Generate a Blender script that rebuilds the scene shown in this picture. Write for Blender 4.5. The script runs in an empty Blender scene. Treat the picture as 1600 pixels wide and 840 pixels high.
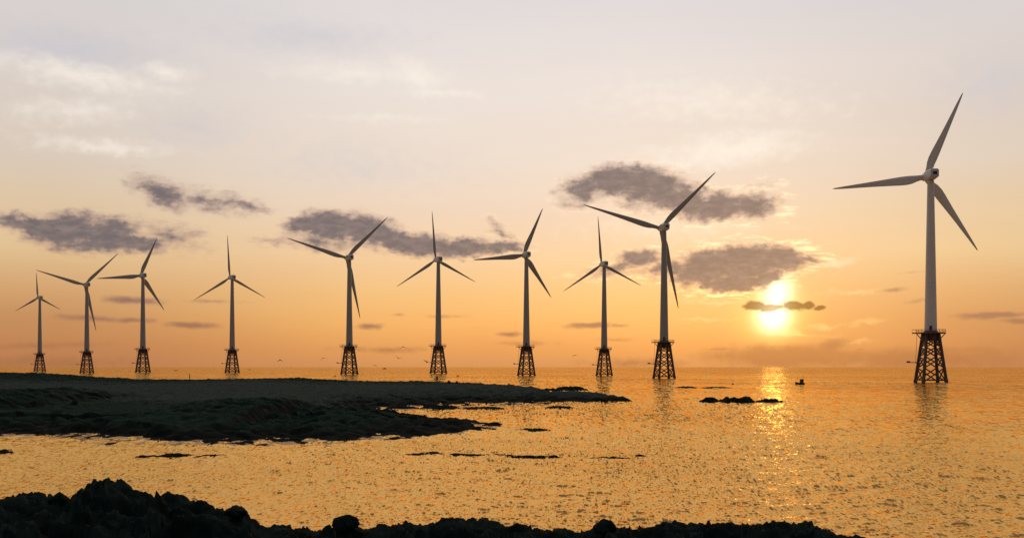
import bpy, bmesh, math, random
import numpy as np
from mathutils import Vector, Matrix, Quaternion

SC = bpy.context.scene
COL = SC.collection
R = math.radians
random.seed(7)

# ---------------------------------------------------------------- camera
EYE = 5.84           # eye height above the sea
FPX = 1555.0         # focal length in photo pixels (1600 wide)
HOR = 573.0          # horizon row in the photo
cam = bpy.data.cameras.new("camera")
cam.lens = 35.0
cam.sensor_width = 36.0
cam.shift_y = (HOR - 420.0) / 1600.0
cam.clip_start = 0.1
cam.clip_end = 90000.0
cam_o = bpy.data.objects.new("camera", cam)
cam_o.location = (0, 0, EYE)
cam_o.rotation_euler = (R(90), 0, 0)
COL.objects.link(cam_o)
SC.camera = cam_o

def azel(x, y):
    """photo pixel -> azimuth / elevation in degrees"""
    dx = (x - 800.0) / FPX
    dz = (HOR - y) / FPX
    return math.degrees(math.atan(dx)), math.degrees(math.atan(dz / math.sqrt(1 + dx * dx)))

# ---------------------------------------------------------------- render look
SC.view_settings.view_transform = 'Standard'
SC.view_settings.look = 'None'
SC.view_settings.exposure = 0.0
SC.view_settings.gamma = 1.0
SC.view_settings.use_curve_mapping = False
SC.render.engine = 'CYCLES'
SC.cycles.use_denoising = False
SC.cycles.max_bounces = 5
SC.cycles.glossy_bounces = 3
SC.cycles.diffuse_bounces = 2
SC.cycles.sample_clamp_indirect = 6.0
SC.render.film_transparent = False

# ---------------------------------------------------------------- node maths helper
class N:
    """tiny wrapper so that node trees can be written as arithmetic"""
    tree = None
    def __init__(s, sock): s.s = sock
    @staticmethod
    def math(op, *a, clamp=False):
        n = N.tree.nodes.new('ShaderNodeMath'); n.operation = op; n.use_clamp = clamp
        for i, v in enumerate(a):
            if isinstance(v, N): N.tree.links.new(v.s, n.inputs[i])
            else: n.inputs[i].default_value = v
        return N(n.outputs[0])
    def __add__(s, o): return N.math('ADD', s, o)
    __radd__ = __add__
    def __sub__(s, o): return N.math('SUBTRACT', s, o)
    def __rsub__(s, o): return N.math('SUBTRACT', o, s)
    def __mul__(s, o): return N.math('MULTIPLY', s, o)
    __rmul__ = __mul__
    def __truediv__(s, o): return N.math('DIVIDE', s, o)
def nmax(a, b): return N.math('MAXIMUM', a, b)
def nexp(a): return N.math('EXPONENT', a)
def step(a, lo, hi):
    n = N.tree.nodes.new('ShaderNodeMapRange'); n.interpolation_type = 'SMOOTHSTEP'
    N.tree.links.new(a.s, n.inputs['Value'])
    n.inputs['From Min'].default_value = lo; n.inputs['From Max'].default_value = hi
    return N(n.outputs[0])
def combine(x, y, z=0.0):
    n = N.tree.nodes.new('ShaderNodeCombineXYZ')
    for i, v in enumerate((x, y, z)):
        if isinstance(v, N): N.tree.links.new(v.s, n.inputs[i])
        else: n.inputs[i].default_value = v
    return N(n.outputs[0])
def noise(vec, scale, detail=4.0, rough=0.55, color=False, dim='3D', dist=0.0):
    n = N.tree.nodes.new('ShaderNodeTexNoise'); n.noise_dimensions = dim
    N.tree.links.new(vec.s, n.inputs['Vector'])
    n.inputs['Scale'].default_value = scale; n.inputs['Detail'].default_value = detail
    n.inputs['Roughness'].default_value = rough; n.inputs['Distortion'].default_value = dist
    return N(n.outputs['Color' if color else 'Fac'])
def ramp(fac, stops, interp='LINEAR'):
    n = N.tree.nodes.new('ShaderNodeValToRGB'); cr = n.color_ramp; cr.interpolation = interp
    while len(cr.elements) < len(stops): cr.elements.new(0.5)
    for e, (p, c) in zip(cr.elements, stops):
        e.position = p; e.color = (c[0], c[1], c[2], 1)
    N.tree.links.new(fac.s, n.inputs[0])
    return N(n.outputs[0])
def mix(fac, a, b, mode='MIX', clamp=True):
    n = N.tree.nodes.new('ShaderNodeMix'); n.data_type = 'RGBA'; n.blend_type = mode; n.clamp_factor = clamp
    for key, v in ((0, fac), (6, a), (7, b)):
        if isinstance(v, N): N.tree.links.new(v.s, n.inputs[key])
        elif key == 0: n.inputs[0].default_value = v
        else: n.inputs[key].default_value = (v[0], v[1], v[2], 1)
    return N(n.outputs[2])
def vmath(op, a, b=None, val=False):
    n = N.tree.nodes.new('ShaderNodeVectorMath'); n.operation = op
    for i, v in enumerate((a, b)):
        if v is None: continue
        if isinstance(v, N): N.tree.links.new(v.s, n.inputs[i])
        else: n.inputs[i].default_value = v
    return N(n.outputs['Value' if val else 'Vector'])
def lin(r, g, b):
    f = lambda c: c / 12.92 if c <= 0.04045 else ((c + 0.055) / 1.055) ** 2.4
    return f(r / 255), f(g / 255), f(b / 255)

# ---------------------------------------------------------------- sky
SUN_AZ, SUN_EL = azel(1208, 492)
def build_world():
    w = bpy.data.worlds.new("World"); SC.world = w; w.use_nodes = True
    t = w.node_tree; N.tree = t
    for n in list(t.nodes): t.nodes.remove(n)
    tc = t.nodes.new('ShaderNodeTexCoord')
    sep = t.nodes.new('ShaderNodeSeparateXYZ'); t.links.new(tc.outputs['Generated'], sep.inputs[0])
    X, Y, Z = (N(o) for o in sep.outputs)
    DEG = 57.29578
    az = N.math('ARCTAN2', X, Y) * DEG
    el = N.math('ARCSINE', N.math('MAXIMUM', N.math('MINIMUM', Z, 1.0), -1.0)) * DEG

    # clear air: three elevation ramps blended round the horizon from the sunset side to the far side
    def eramp(rows, up):
        st = [(azel(800, y)[1] / 90.0, lin(*c)) for y, c in rows]
        st = [(max(0.0, p), c) for p, c in st]
        return ramp(N.math('DIVIDE', el, 90.0, clamp=True), st + [(0.36, up[0]), (0.52, up[1]), (1.0, (.19, .20, .24))])  # up stops lie out of view, shaped for their light on the sea
    mid = eramp([(573, (214, 148, 92)), (545, (232, 158, 92)), (505, (250, 180, 106)), (460, (250, 194, 128)), (400, (249, 208, 162)),
                 (330, (244, 216, 190)), (255, (242, 224, 208)), (120, (240, 229, 222)), (0, (229, 222, 222))],
                ((.96, .66, .40), (.20, .18, .19)))
    side = eramp([(573, (186, 126, 84)), (545, (190, 130, 84)), (505, (198, 142, 94)), (460, (214, 164, 114)), (400, (229, 193, 148)),
                  (330, (226, 200, 168)), (275, (222, 205, 188)), (120, (222, 212, 207)), (0, (215, 212, 215))],
                 ((.80, .58, .39), (.22, .20, .21)))
    back = eramp([(573, (84, 76, 78)), (400, (92, 86, 92)), (120, (98, 96, 104))], ((.15, .155, .18), (.19, .20, .24)))
    d = N.math('ABSOLUTE', az - 0.3)
    # a little irregularity so the dome is never a perfect gradient
    dirv = combine(az * 0.05, el * 0.16, 0.0)
    big = noise(dirv, 1.6, 3, .5)
    sky = mix(step(d, 4.0, 27.0), mid, side)
    sky = mix(step(d, 32.0, 95.0), sky, back)
    sky = mix(0.10, sky, ramp(big, [(0.3, (.60, .54, .54)), (0.7, (1.0, .93, .85))]), 'OVERLAY')

    # domain warp for clouds
    p0 = combine(az, el, 0.0)
    w1 = noise(combine(az * .55, el * 1.0, 3.1), 1.0, 3, .55, True)
    w2 = noise(combine(az * 2.2, el * 3.2, 9.7), 1.0, 4, .6, True)
    warp = vmath('ADD', vmath('MULTIPLY', vmath('SUBTRACT', w1, (.5, .5, .5)), (1.7, .75, 0)),
                 vmath('MULTIPLY', vmath('SUBTRACT', w2, (.5, .5, .5)), (.75, .5, 0)))
    p = vmath('ADD', p0, warp)
    pl = vmath('ADD', p0, vmath('MULTIPLY', warp, (.45, .25, 0)))
    fine = noise(combine(az * 1.3, el * 1.9, 1.7), 1.0, 6, .54)
    def blobs(lst, pos, grow=1.0):
        env = None
        for b in lst:
            x, y, rx, ry = b[:4]; rot = b[4] if len(b) > 4 else 0; wt = b[5] if len(b) > 5 else 1.0
            a, e = azel(x, y)
            k = math.degrees(1 / FPX)
            m = t.nodes.new('ShaderNodeMapping'); m.vector_type = 'TEXTURE'
            # chained through z so that the shader evaluates one blob after another
            q = pos if env is None else vmath('ADD', pos, combine(0.0, 0.0, env * 1e-6))
            t.links.new(q.s, m.inputs['Vector'])
            m.inputs['Location'].default_value = (a, e, 0)
            m.inputs['Rotation'].default_value = (0, 0, R(rot))
            m.inputs['Scale'].default_value = (rx * k * grow, ry * k * grow, 1)
            v = (1.0 - vmath('LENGTH', N(m.outputs[0]), val=True)) * wt
            env = v if env is None else nmax(env, v)
        return env
    puffs = [(50, 352, 52, 16, -6), (105, 358, 66, 27, 5), (170, 366, 66, 27, -5), (215, 378, 50, 17, -8), (140, 383, 80, 16, 0, .8),
             (262, 372, 70, 30, -8, .5), (255, 303, 52, 24, -25, .72), (325, 312, 90, 22, -6, .52), (385, 320, 36, 13, -20, .62),
             (478, 350, 42, 18, 12), (520, 355, 62, 28, 0), (575, 362, 62, 31, -10), (625, 379, 50, 22, -10), (668, 384, 64, 21, -5),
             (725, 388, 70, 18, 3), (782, 387, 44, 13, 5), (505, 380, 80, 15, -4, .55), (785, 362, 36, 12, -35, .5), (430, 376, 36, 8, 5, .4),
             (915, 295, 50, 30, 15, .72), (960, 282, 60, 26, 0), (1020, 294, 72, 36, -12), (1072, 312, 60, 28, -12), (1118, 324, 70, 25, 0),
             (1175, 322, 46, 26, 0, .82), (1000, 266, 52, 10, -5, .6), (1192, 287, 26, 8, 0, .42), (1000, 320, 90, 14, -8, .45),
             (1003, 402, 40, 15, 0, .85), (955, 420, 70, 15, 12, .6), (1045, 418, 66, 20, 0, .72), (1105, 420, 66, 34, 5, 1.05),
             (1160, 412, 70, 34, 0, 1.15), (1212, 405, 56, 26, -5, 1.0), (1256, 406, 38, 10, 0, .7), (1150, 443, 74, 17, 0, 1.0), (1200, 434, 34, 17, 20, .9)]
    bars = [(1180, 477, 26, 10), (1208, 480, 34, 9), (1238, 478, 34, 10.5), (1262, 477, 12, 9), (1279, 481, 14, 5, 10, .8)]
    streaks = [(208, 469, 58, 9, -2, .75), (145, 497, 75, 7, -3, .6), (210, 500, 50, 6, 0, .6), (294, 507, 56, 8, -2, .85), (577, 509, 32, 8, 3, .7),
               (692, 494, 60, 5, 0, .4), (797, 522, 28, 6, 0, .7), (922, 508, 52, 7, 2, .85), (970, 508, 22, 5, 0, .6), (1548, 492, 66, 7, 1, .95),
               (1592, 501, 40, 6, -3, .85), (600, 546, 130, 8, 0, .45), (820, 536, 80, 6, 0, .4), (1395, 452, 32, 5, 3, .5), (1432, 470, 24, 6, 10, .5),
               (1296, 541, 46, 15, 12, .8), (1230, 556, 170, 26, 0, 1.0), (1420, 560, 200, 22, 0, .9), (1000, 566, 120, 12, 0, .6), (60, 566, 200, 16, 0, .6), (1130, 545, 50, 6, 0, .55), (1345, 546, 20, 4, 0, .5), (960, 530, 50, 5, 0, .4),
               (60, 540, 140, 8, 2, .5), (1480, 548, 160, 10, 0, .5), (330, 470, 60, 5, 0, .35), (1420, 425, 40, 4, 0, .3), (626, 491, 20, 4, 0, .4)]
    cirrus = [(130, 118, 190, 30, -4, .8), (262, 112, 60, 22, 0, .8), (120, 172, 150, 30, 4, .6), (160, 228, 150, 18, 0, .7), (652, 118, 70, 34, -25, .9),
              (690, 148, 100, 11, 0, .8), (560, 112, 190, 32, 0, .6), (600, 187, 160, 12, 0, .5), (1130, 235, 190, 40, 4, .9), (1100, 160, 260, 50, -4, .6),
              (1330, 455, 60, 7, 3, .6), (1300, 410, 60, 10, 10, .7), (1295, 508, 40, 6, 0, .6), (1240, 520, 90, 8, -3, .7), (1120, 470, 90, 6, 0, .7),
              (1100, 497, 60, 4, 0, .6), (1350, 505, 60, 8, 5, .5), (1050, 360, 220, 30, 0, .5), (1330, 535, 60, 6, 5, .5)]
    greys = [(110, 78, 240, 50, 0, .9), (480, 60, 260, 50, 0, .6), (300, 200, 150, 60, 0, .5), (560, 260, 260, 60, 0, .45), (1560, 130, 140, 70, 0, .6)]
    f2 = (fine - 0.5)
    e1 = blobs(puffs, p, 1.30)
    wisp = noise(combine(az * .55, el * 2.6, 12.3), 1.6, 6, .6, dist=.6) - 0.5
    d0 = step(e1 + wisp * .9 + f2 * .25, -0.02, 0.62)      # thin veil round every cloud
    d1 = step(e1 + f2 * .70 + wisp * .25, 0.12, 0.66)      # dense body
    d2 = step(blobs(streaks, pl) + f2 * .7, 0.02, 0.72)
    d3 = step(blobs(bars, vmath('ADD', p0, vmath('MULTIPLY', warp, (.12, .22, 0)))) + f2 * 1.0, 0.12, 0.55)
    dc = step(blobs(cirrus, p) + f2 * .9, 0.0, 1.0)
    dg = step(blobs(greys, p) + f2 * .6, 0.0, 1.0)

    # sun glow (angular distance to the sun)
    def cone(x, y, kx=1.0, ky=1.0):
        a, e = azel(x, y)
        ua = (az - a) * kx; ue = (el - e) * ky
        return N.math('SQRT', ua * ua + ue * ue)
    s0 = cone(1208, 494, .92, 1.0)
    s1 = cone(1215, 456, .9, .9)
    core = nexp(s0 * s0 * (-1 / .50)) * 1.9 + nexp(s1 * s1 * (-1 / .42)) * 1.25
    halo = nexp(s0 * s0 * (-1 / 2.2))
    wide = nexp(cone(1208, 480, .62, 1.0) * (-1 / 4.6))
    def scale(col, f): return vmath('SCALE', col, None) if False else _scale(col, f)
    def _scale(col, f):
        n = t.nodes.new('ShaderNodeVectorMath'); n.operation = 'SCALE'
        if isinstance(col, N): t.links.new(col.s, n.inputs[0])
        else: n.inputs[0].default_value = col
        if isinstance(f, N): t.links.new(f.s, n.inputs['Scale'])
        else: n.inputs['Scale'].default_value = f
        return N(n.outputs[0])
    glow = vmath('ADD', _scale((1.0, .92, .72), core), vmath('ADD', _scale((.42, .36, .05), halo), _scale((.07, .05, .015), wide)))

    sky = mix(dg * .65, sky, lin(203, 202, 212))
    sky = mix(dc * .85, sky, mix(step(el, 2.0, 10.0), (1.0, .66, .27), (1.0, .91, .80)))
    # streak clouds sit in the haze: warm grey-brown low down
    sc_col = mix(step(el, 0.3, 4.0), lin(176, 118, 76), lin(142, 108, 100))
    lit = vmath('ADD', sky, glow)
    col = mix(d2 * .9, lit, vmath('ADD', sc_col, _scale(glow, .16)))
    # puffs: purple-grey bodies, tan where thin, glowing rims beside the sun
    tex = noise(combine(az * 1.1, el * 2.4, 5.5), 1.3, 5, .6)
    veil = mix(step(el, 3.0, 9.0), lin(214, 150, 104), lin(198, 172, 160))
    veil = vmath('ADD', veil, _scale(glow, .45))
    body = mix(step(tex, .36, .72), lin(106, 98, 104), lin(136, 120, 120))
    body = mix(step(d1, .30, 1.0), lin(170, 142, 132), body)
    body = vmath('ADD', body, _scale(glow, (1.0 - d1) * .5 + .10))
    rim = (d0 * (1.0 - d0)) * 4.0
    col = mix(d0 * .62, col, veil)
    col = mix(d1 * .92, col, body)
    col = vmath('ADD', col, _scale((1.0, .70, .32), rim * (1.0 - d1) * wide * step(wisp + 0.5, .38, .66) * 1.6))
    col = mix(d3 * .92, col, vmath('ADD', _scale(lin(98, 68, 46), 1.0), _scale(glow, .20)))

    # below the horizon: dim water-coloured ground for stray rays
    col = mix(step(el, -2.0, -0.3), (.10, .07, .05), col)

    nish = t.nodes.new('ShaderNodeTexSky'); nish.sky_type = 'NISHITA'; nish.sun_disc = False
    nish.sun_elevation = R(SUN_EL); nish.sun_rotation = R(SUN_AZ); nish.altitude = 0; nish.dust_density = 2.0
    b1 = t.nodes.new('ShaderNodeBackground'); t.links.new(col.s, b1.inputs[0]); b1.inputs[1].default_value = 0.925
    b2 = t.nodes.new('ShaderNodeBackground'); t.links.new(nish.outputs[0], b2.inputs[0]); b2.inputs[1].default_value = 0.006
    add = t.nodes.new('ShaderNodeAddShader'); out = t.nodes.new('ShaderNodeOutputWorld')
    t.links.new(b1.outputs[0], add.inputs[0]); t.links.new(b2.outputs[0], add.inputs[1]); t.links.new(add.outputs[0], out.inputs[0])
    w.cycles.sampling_method = 'MANUAL'; w.cycles.sample_map_resolution = 1024
build_world()

# ---------------------------------------------------------------- sun
sl = bpy.data.lights.new("sun", 'SUN'); sl.energy = 0.003; sl.angle = R(1.2); sl.color = (1.0, .62, .28)
so = bpy.data.objects.new("sun", sl); COL.objects.link(so)
sdir = Vector((math.sin(R(SUN_AZ)) * math.cos(R(SUN_EL)), math.cos(R(SUN_AZ)) * math.cos(R(SUN_EL)), math.sin(R(SUN_EL))))
so.rotation_euler = (-sdir).to_track_quat('-Z', 'Y').to_euler()
so.location = sdir * 200

# ---------------------------------------------------------------- object helpers
def tag(o, label=None, cat=None, group=None, kind=None):
    if label: o['label'] = label
    if cat: o['category'] = cat
    if group: o['group'] = group
    if kind: o['kind'] = kind
    return o
def link(o, parent=None):
    COL.objects.link(o)
    if parent: o.parent = parent
    return o
def empty(name, loc=(0, 0, 0), rz=0.0):
    o = bpy.data.objects.new(name, None); o.location = loc; o.rotation_euler = (0, 0, rz); o.empty_display_size = .5
    return link(o)
def from_bm(name, bm, mat, parent=None, smooth=False, angle=None):
    me = bpy.data.meshes.new(name); bm.normal_update(); bm.to_mesh(me); bm.free()
    if smooth:
        me.polygons.foreach_set('use_smooth', [True] * len(me.polygons))
        if angle: me.set_sharp_from_angle(angle=R(angle))
    me.materials.append(mat)
    return link(bpy.data.objects.new(name, me), parent)
def grid_mesh(name, P, mat, smooth=True, closed=False):
    """P: rows x cols x 3 array -> quad sheet"""
    nr, nc = P.shape[:2]
    me = bpy.data.meshes.new(name)
    idx = np.arange(nr * nc, dtype=np.int32).reshape(nr, nc)
    if closed: idx = np.concatenate([idx, idx[:, :1]], 1)
    q = np.stack([idx[:-1, :-1], idx[:-1, 1:], idx[1:, 1:], idx[1:, :-1]], -1).reshape(-1, 4)
    me.vertices.add(nr * nc); me.vertices.foreach_set('co', P.reshape(-1).astype(np.float32))
    me.loops.add(q.size); me.loops.foreach_set('vertex_index', q.reshape(-1))
    me.polygons.add(len(q)); me.polygons.foreach_set('loop_start', np.arange(0, q.size, 4, dtype=np.int32))
    me.polygons.foreach_set('loop_total', np.full(len(q), 4, np.int32))
    me.update(calc_edges=True); me.validate()
    me.polygons.foreach_set('use_smooth', np.full(len(me.polygons), smooth))
    me.materials.append(mat)
    return link(bpy.data.objects.new(name, me))
def frame(axis):
    a = Vector(axis).normalized()
    u = a.cross(Vector((0, 0, 1)))
    if u.length < 1e-4: u = a.cross(Vector((0, 1, 0)))
    u.normalize(); return a, u, a.cross(u)
def tube(bm, pts, radii, seg=10, caps=True):
    pts = [Vector(p) for p in pts]
    if not hasattr(radii, '__len__'): radii = [radii] * len(pts)
    rings = []
    for i, p in enumerate(pts):
        a = pts[min(i + 1, len(pts) - 1)] - pts[max(i - 1, 0)]
        _, u, v = frame(a)
        rings.append([bm.verts.new(p + (u * math.cos(k * 2 * math.pi / seg) + v * math.sin(k * 2 * math.pi / seg)) * radii[i]) for k in range(seg)])
    for r0, r1 in zip(rings, rings[1:]):
        for k in range(seg): bm.faces.new((r0[k], r0[(k + 1) % seg], r1[(k + 1) % seg], r1[k]))
    if caps:
        bm.faces.new(rings[0][::-1]); bm.faces.new(rings[-1])
    return rings
def box(bm, c, s, rz=0.0):
    m = Matrix.Translation(c) @ Matrix.Rotation(rz, 4, 'Z') @ Matrix.Diagonal((s[0], s[1], s[2], 1))
    bmesh.ops.create_cube(bm, size=1.0, matrix=m)
def loft(bm, rings, caps=True):
    vs = [[bm.verts.new(p) for p in r] for r in rings]
    n = len(vs[0])
    for a, b in zip(vs, vs[1:]):
        for k in range(n): bm.faces.new((a[k], a[(k + 1) % n], b[(k + 1) % n], b[k]))
    if caps: bm.faces.new(vs[0][::-1]); bm.faces.new(vs[-1])

# ---------------------------------------------------------------- numpy noise
def hash2(ix, iy, s):
    h = (ix.astype(np.int64) * 374761393 + iy.astype(np.int64) * 668265263 + s * 974634777) & 0xffffffff
    h = ((h ^ (h >> 13)) * 1274126177) & 0xffffffff
    return ((h ^ (h >> 16)) & 0xffffff) / float(0xffffff)
def vnoise(x, y, s=0):
    ix = np.floor(x); iy = np.floor(y); fx = x - ix; fy = y - iy
    fx = fx * fx * fx * (fx * (fx * 6 - 15) + 10); fy = fy * fy * fy * (fy * (fy * 6 - 15) + 10)
    a = hash2(ix, iy, s); b = hash2(ix + 1, iy, s); c = hash2(ix, iy + 1, s); d = hash2(ix + 1, iy + 1, s)
    return (a + (b - a) * fx) * (1 - fy) + (c + (d - c) * fx) * fy
def fbm(x, y, s=0, octv=5, gain=.5, ridged=False):
    t = 0; a = 1; n = 0
    for o in range(octv):
        v = vnoise(x * 2 ** o + 13.7 * o, y * 2 ** o - 7.1 * o, s + o)
        if ridged: v = 1 - np.abs(2 * v - 1)
        t = t + a * v; n += a; a *= gain
    return t / n
def cells(x, y, s=0, sharp=1.0):
    """rounded boulder bumps of uneven size, 0..1"""
    ix = np.floor(x); iy = np.floor(y); best = np.zeros_like(x)
    for dx in (-1, 0, 1):
        for dy in (-1, 0, 1):
            cx = ix + dx; cy = iy + dy
            px = cx + hash2(cx, cy, s); py = cy + hash2(cx, cy, s + 1)
            r = .35 + .75 * hash2(cx, cy, s + 2) ** 1.6
            an = hash2(cx, cy, s + 3) * 6.28
            ux = (x - px) * np.cos(an) + (y - py) * np.sin(an); uy = (-(x - px) * np.sin(an) + (y - py) * np.cos(an)) * 1.5
            q = 1 - (np.abs(ux) ** 2.6 + np.abs(uy) ** 2.6) / r ** 2.6
            best = np.maximum(best, np.sqrt(np.clip(q, 0, 1)) * r)
    return best

def facets(x, y, s=0, tilt=.6):
    """broken blocks: every cell is a tilted flat facet at its own height, about -.5..5"""
    ix = np.floor(x); iy = np.floor(y); bd = np.full_like(x, 9.0); out = np.zeros_like(x)
    for dx in (-1, 0, 1):
        for dy in (-1, 0, 1):
            cx = ix + dx; cy = iy + dy
            px = cx + hash2(cx, cy, s); py = cy + hash2(cx, cy, s + 1)
            d = (x - px) ** 2 + (y - py) ** 2
            h = hash2(cx, cy, s + 2) - .5 + tilt * ((hash2(cx, cy, s + 3) - .5) * (x - px) + (hash2(cx, cy, s + 4) - .5) * (y - py)) * 2
            out = np.where(d < bd, h, out); bd = np.minimum(bd, d)
    return out

# ---------------------------------------------------------------- materials
def new_mat(name):
    m = bpy.data.materials.new(name); m.use_nodes = True
    N.tree = m.node_tree
    return m, m.node_tree.nodes['Principled BSDF']
def objcoord(kind='Object'):
    n = N.tree.nodes.new('ShaderNodeTexCoord'); return N(n.outputs[kind])
def geopos():
    n = N.tree.nodes.new('ShaderNodeNewGeometry'); return N(n.outputs['Position'])
def bump(bs, h, strength, dist):
    b = N.tree.nodes.new('ShaderNodeBump'); b.inputs['Strength'].default_value = strength; b.inputs['Distance'].default_value = dist
    N.tree.links.new(h.s, b.inputs['Height']); N.tree.links.new(b.outputs[0], bs.inputs['Normal'])
def plain(name, col, rough=.5, var=.25, scale=3.0, metal=0.0, bmp=0.0):
    m, bs = new_mat(name)
    v = noise(objcoord(), scale, 6, .6)
    lo = tuple(c * (1 - var) for c in col); hi = tuple(min(1, c * (1 + var)) for c in col)
    N.tree.links.new(ramp(v, [(.3, lo), (.7, hi)]).s, bs.inputs['Base Color'])
    bs.inputs['Roughness'].default_value = rough; bs.inputs['Metallic'].default_value = metal
    if bmp: bump(bs, v, .6, bmp)
    return m
def steel_mat():
    # tower and blade paint: off-white coat, faint vertical weather streaks
    m, bs = new_mat("tower_paint")
    p = objcoord()
    s = N.tree.nodes.new('ShaderNodeMapping'); N.tree.links.new(p.s, s.inputs[0]); s.inputs['Scale'].default_value = (1.3, 1.3, .05)
    a = noise(N(s.outputs[0]), 1.0, 5, .6); b = noise(p, .35, 4, .5)
    c = mix(step(a, .45, .75) * .5, (.43, .40, .365), (.34, .315, .28))
    c = mix(step(b, .5, .8) * .3, c, (.36, .335, .30))
    N.tree.links.new(c.s, bs.inputs['Base Color']); bs.inputs['Roughness'].default_value = .42
    return m
M_PAINT = steel_mat()
M_JACKET = plain("jacket_steel", (.120, .070, .050), .6, .35, 1.2)
M_DECK = plain("deck_steel", (.16, .105, .075), .6, .3, 1.5)
M_NAC = plain("nacelle_shell", (.70, .69, .66), .4, .12, .8)
M_DARK = plain("dark_trim", (.035, .032, .03), .5, .3, 2.0)
M_ROCK = None
def rock_mat(name, dark, light, sc, rough=.75, grass=None, scrub=None):
    m, bs = new_mat(name)
    p = geopos()
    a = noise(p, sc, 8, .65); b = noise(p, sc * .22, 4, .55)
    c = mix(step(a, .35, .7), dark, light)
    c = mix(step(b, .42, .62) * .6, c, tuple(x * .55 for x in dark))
    if grass:
        nz = N.tree.nodes.new('ShaderNodeNewGeometry'); sp = N.tree.nodes.new('ShaderNodeSeparateXYZ')
        N.tree.links.new(nz.outputs['Normal'], sp.inputs[0])
        ps = N.tree.nodes.new('ShaderNodeSeparateXYZ'); N.tree.links.new(p.s, ps.inputs[0])
        g = noise(p, .12, 6, .6)
        gcol = mix(step(noise(p, .9, 6, .7), .35, .7), grass[0], grass[1])
        gcol = mix(step(g, .4, .65) * .7, gcol, grass[2])
        if scrub:   # low evergreen scrub covers the near mounds, short grass the flat behind
            sm = step(N(ps.outputs[1]) + (noise(p, .06, 5, .6) - .5) * 60.0, 136.0, 122.0)
            far = step(N(ps.outputs[1]) + (noise(p, .04, 5, .6) - .5) * 60.0, 262.0, 280.0)
            gcol = mix(nmax(sm, far), gcol, mix(step(noise(p, 1.6, 6, .7), .35, .7), scrub[0], scrub[1]))
        cover = step(N(sp.outputs[2]), .80, .95) * step(N(ps.outputs[2]) + g * .8, .75, 1.25)
        c = mix(cover, c, gcol)
    N.tree.links.new(c.s, bs.inputs['Base Color']); bs.inputs['Roughness'].default_value = rough
    bs.inputs['Specular IOR Level'].default_value = .03
    bump(bs, a, .8, .06)
    return m
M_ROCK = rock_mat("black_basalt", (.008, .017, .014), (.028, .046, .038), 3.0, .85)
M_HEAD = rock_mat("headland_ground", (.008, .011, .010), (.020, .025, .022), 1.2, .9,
                  ((.036, .056, .044), (.054, .074, .058), (.046, .056, .048)), ((.010, .028, .018), (.018, .044, .028)))

# ---------------------------------------------------------------- pixel -> world helpers used only to measure real positions
def at(x, y, Yd): return (x - 800) / FPX * Yd, EYE - (y - HOR) / FPX * Yd
def sea_d(y): return EYE * FPX / (y - HOR)

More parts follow.
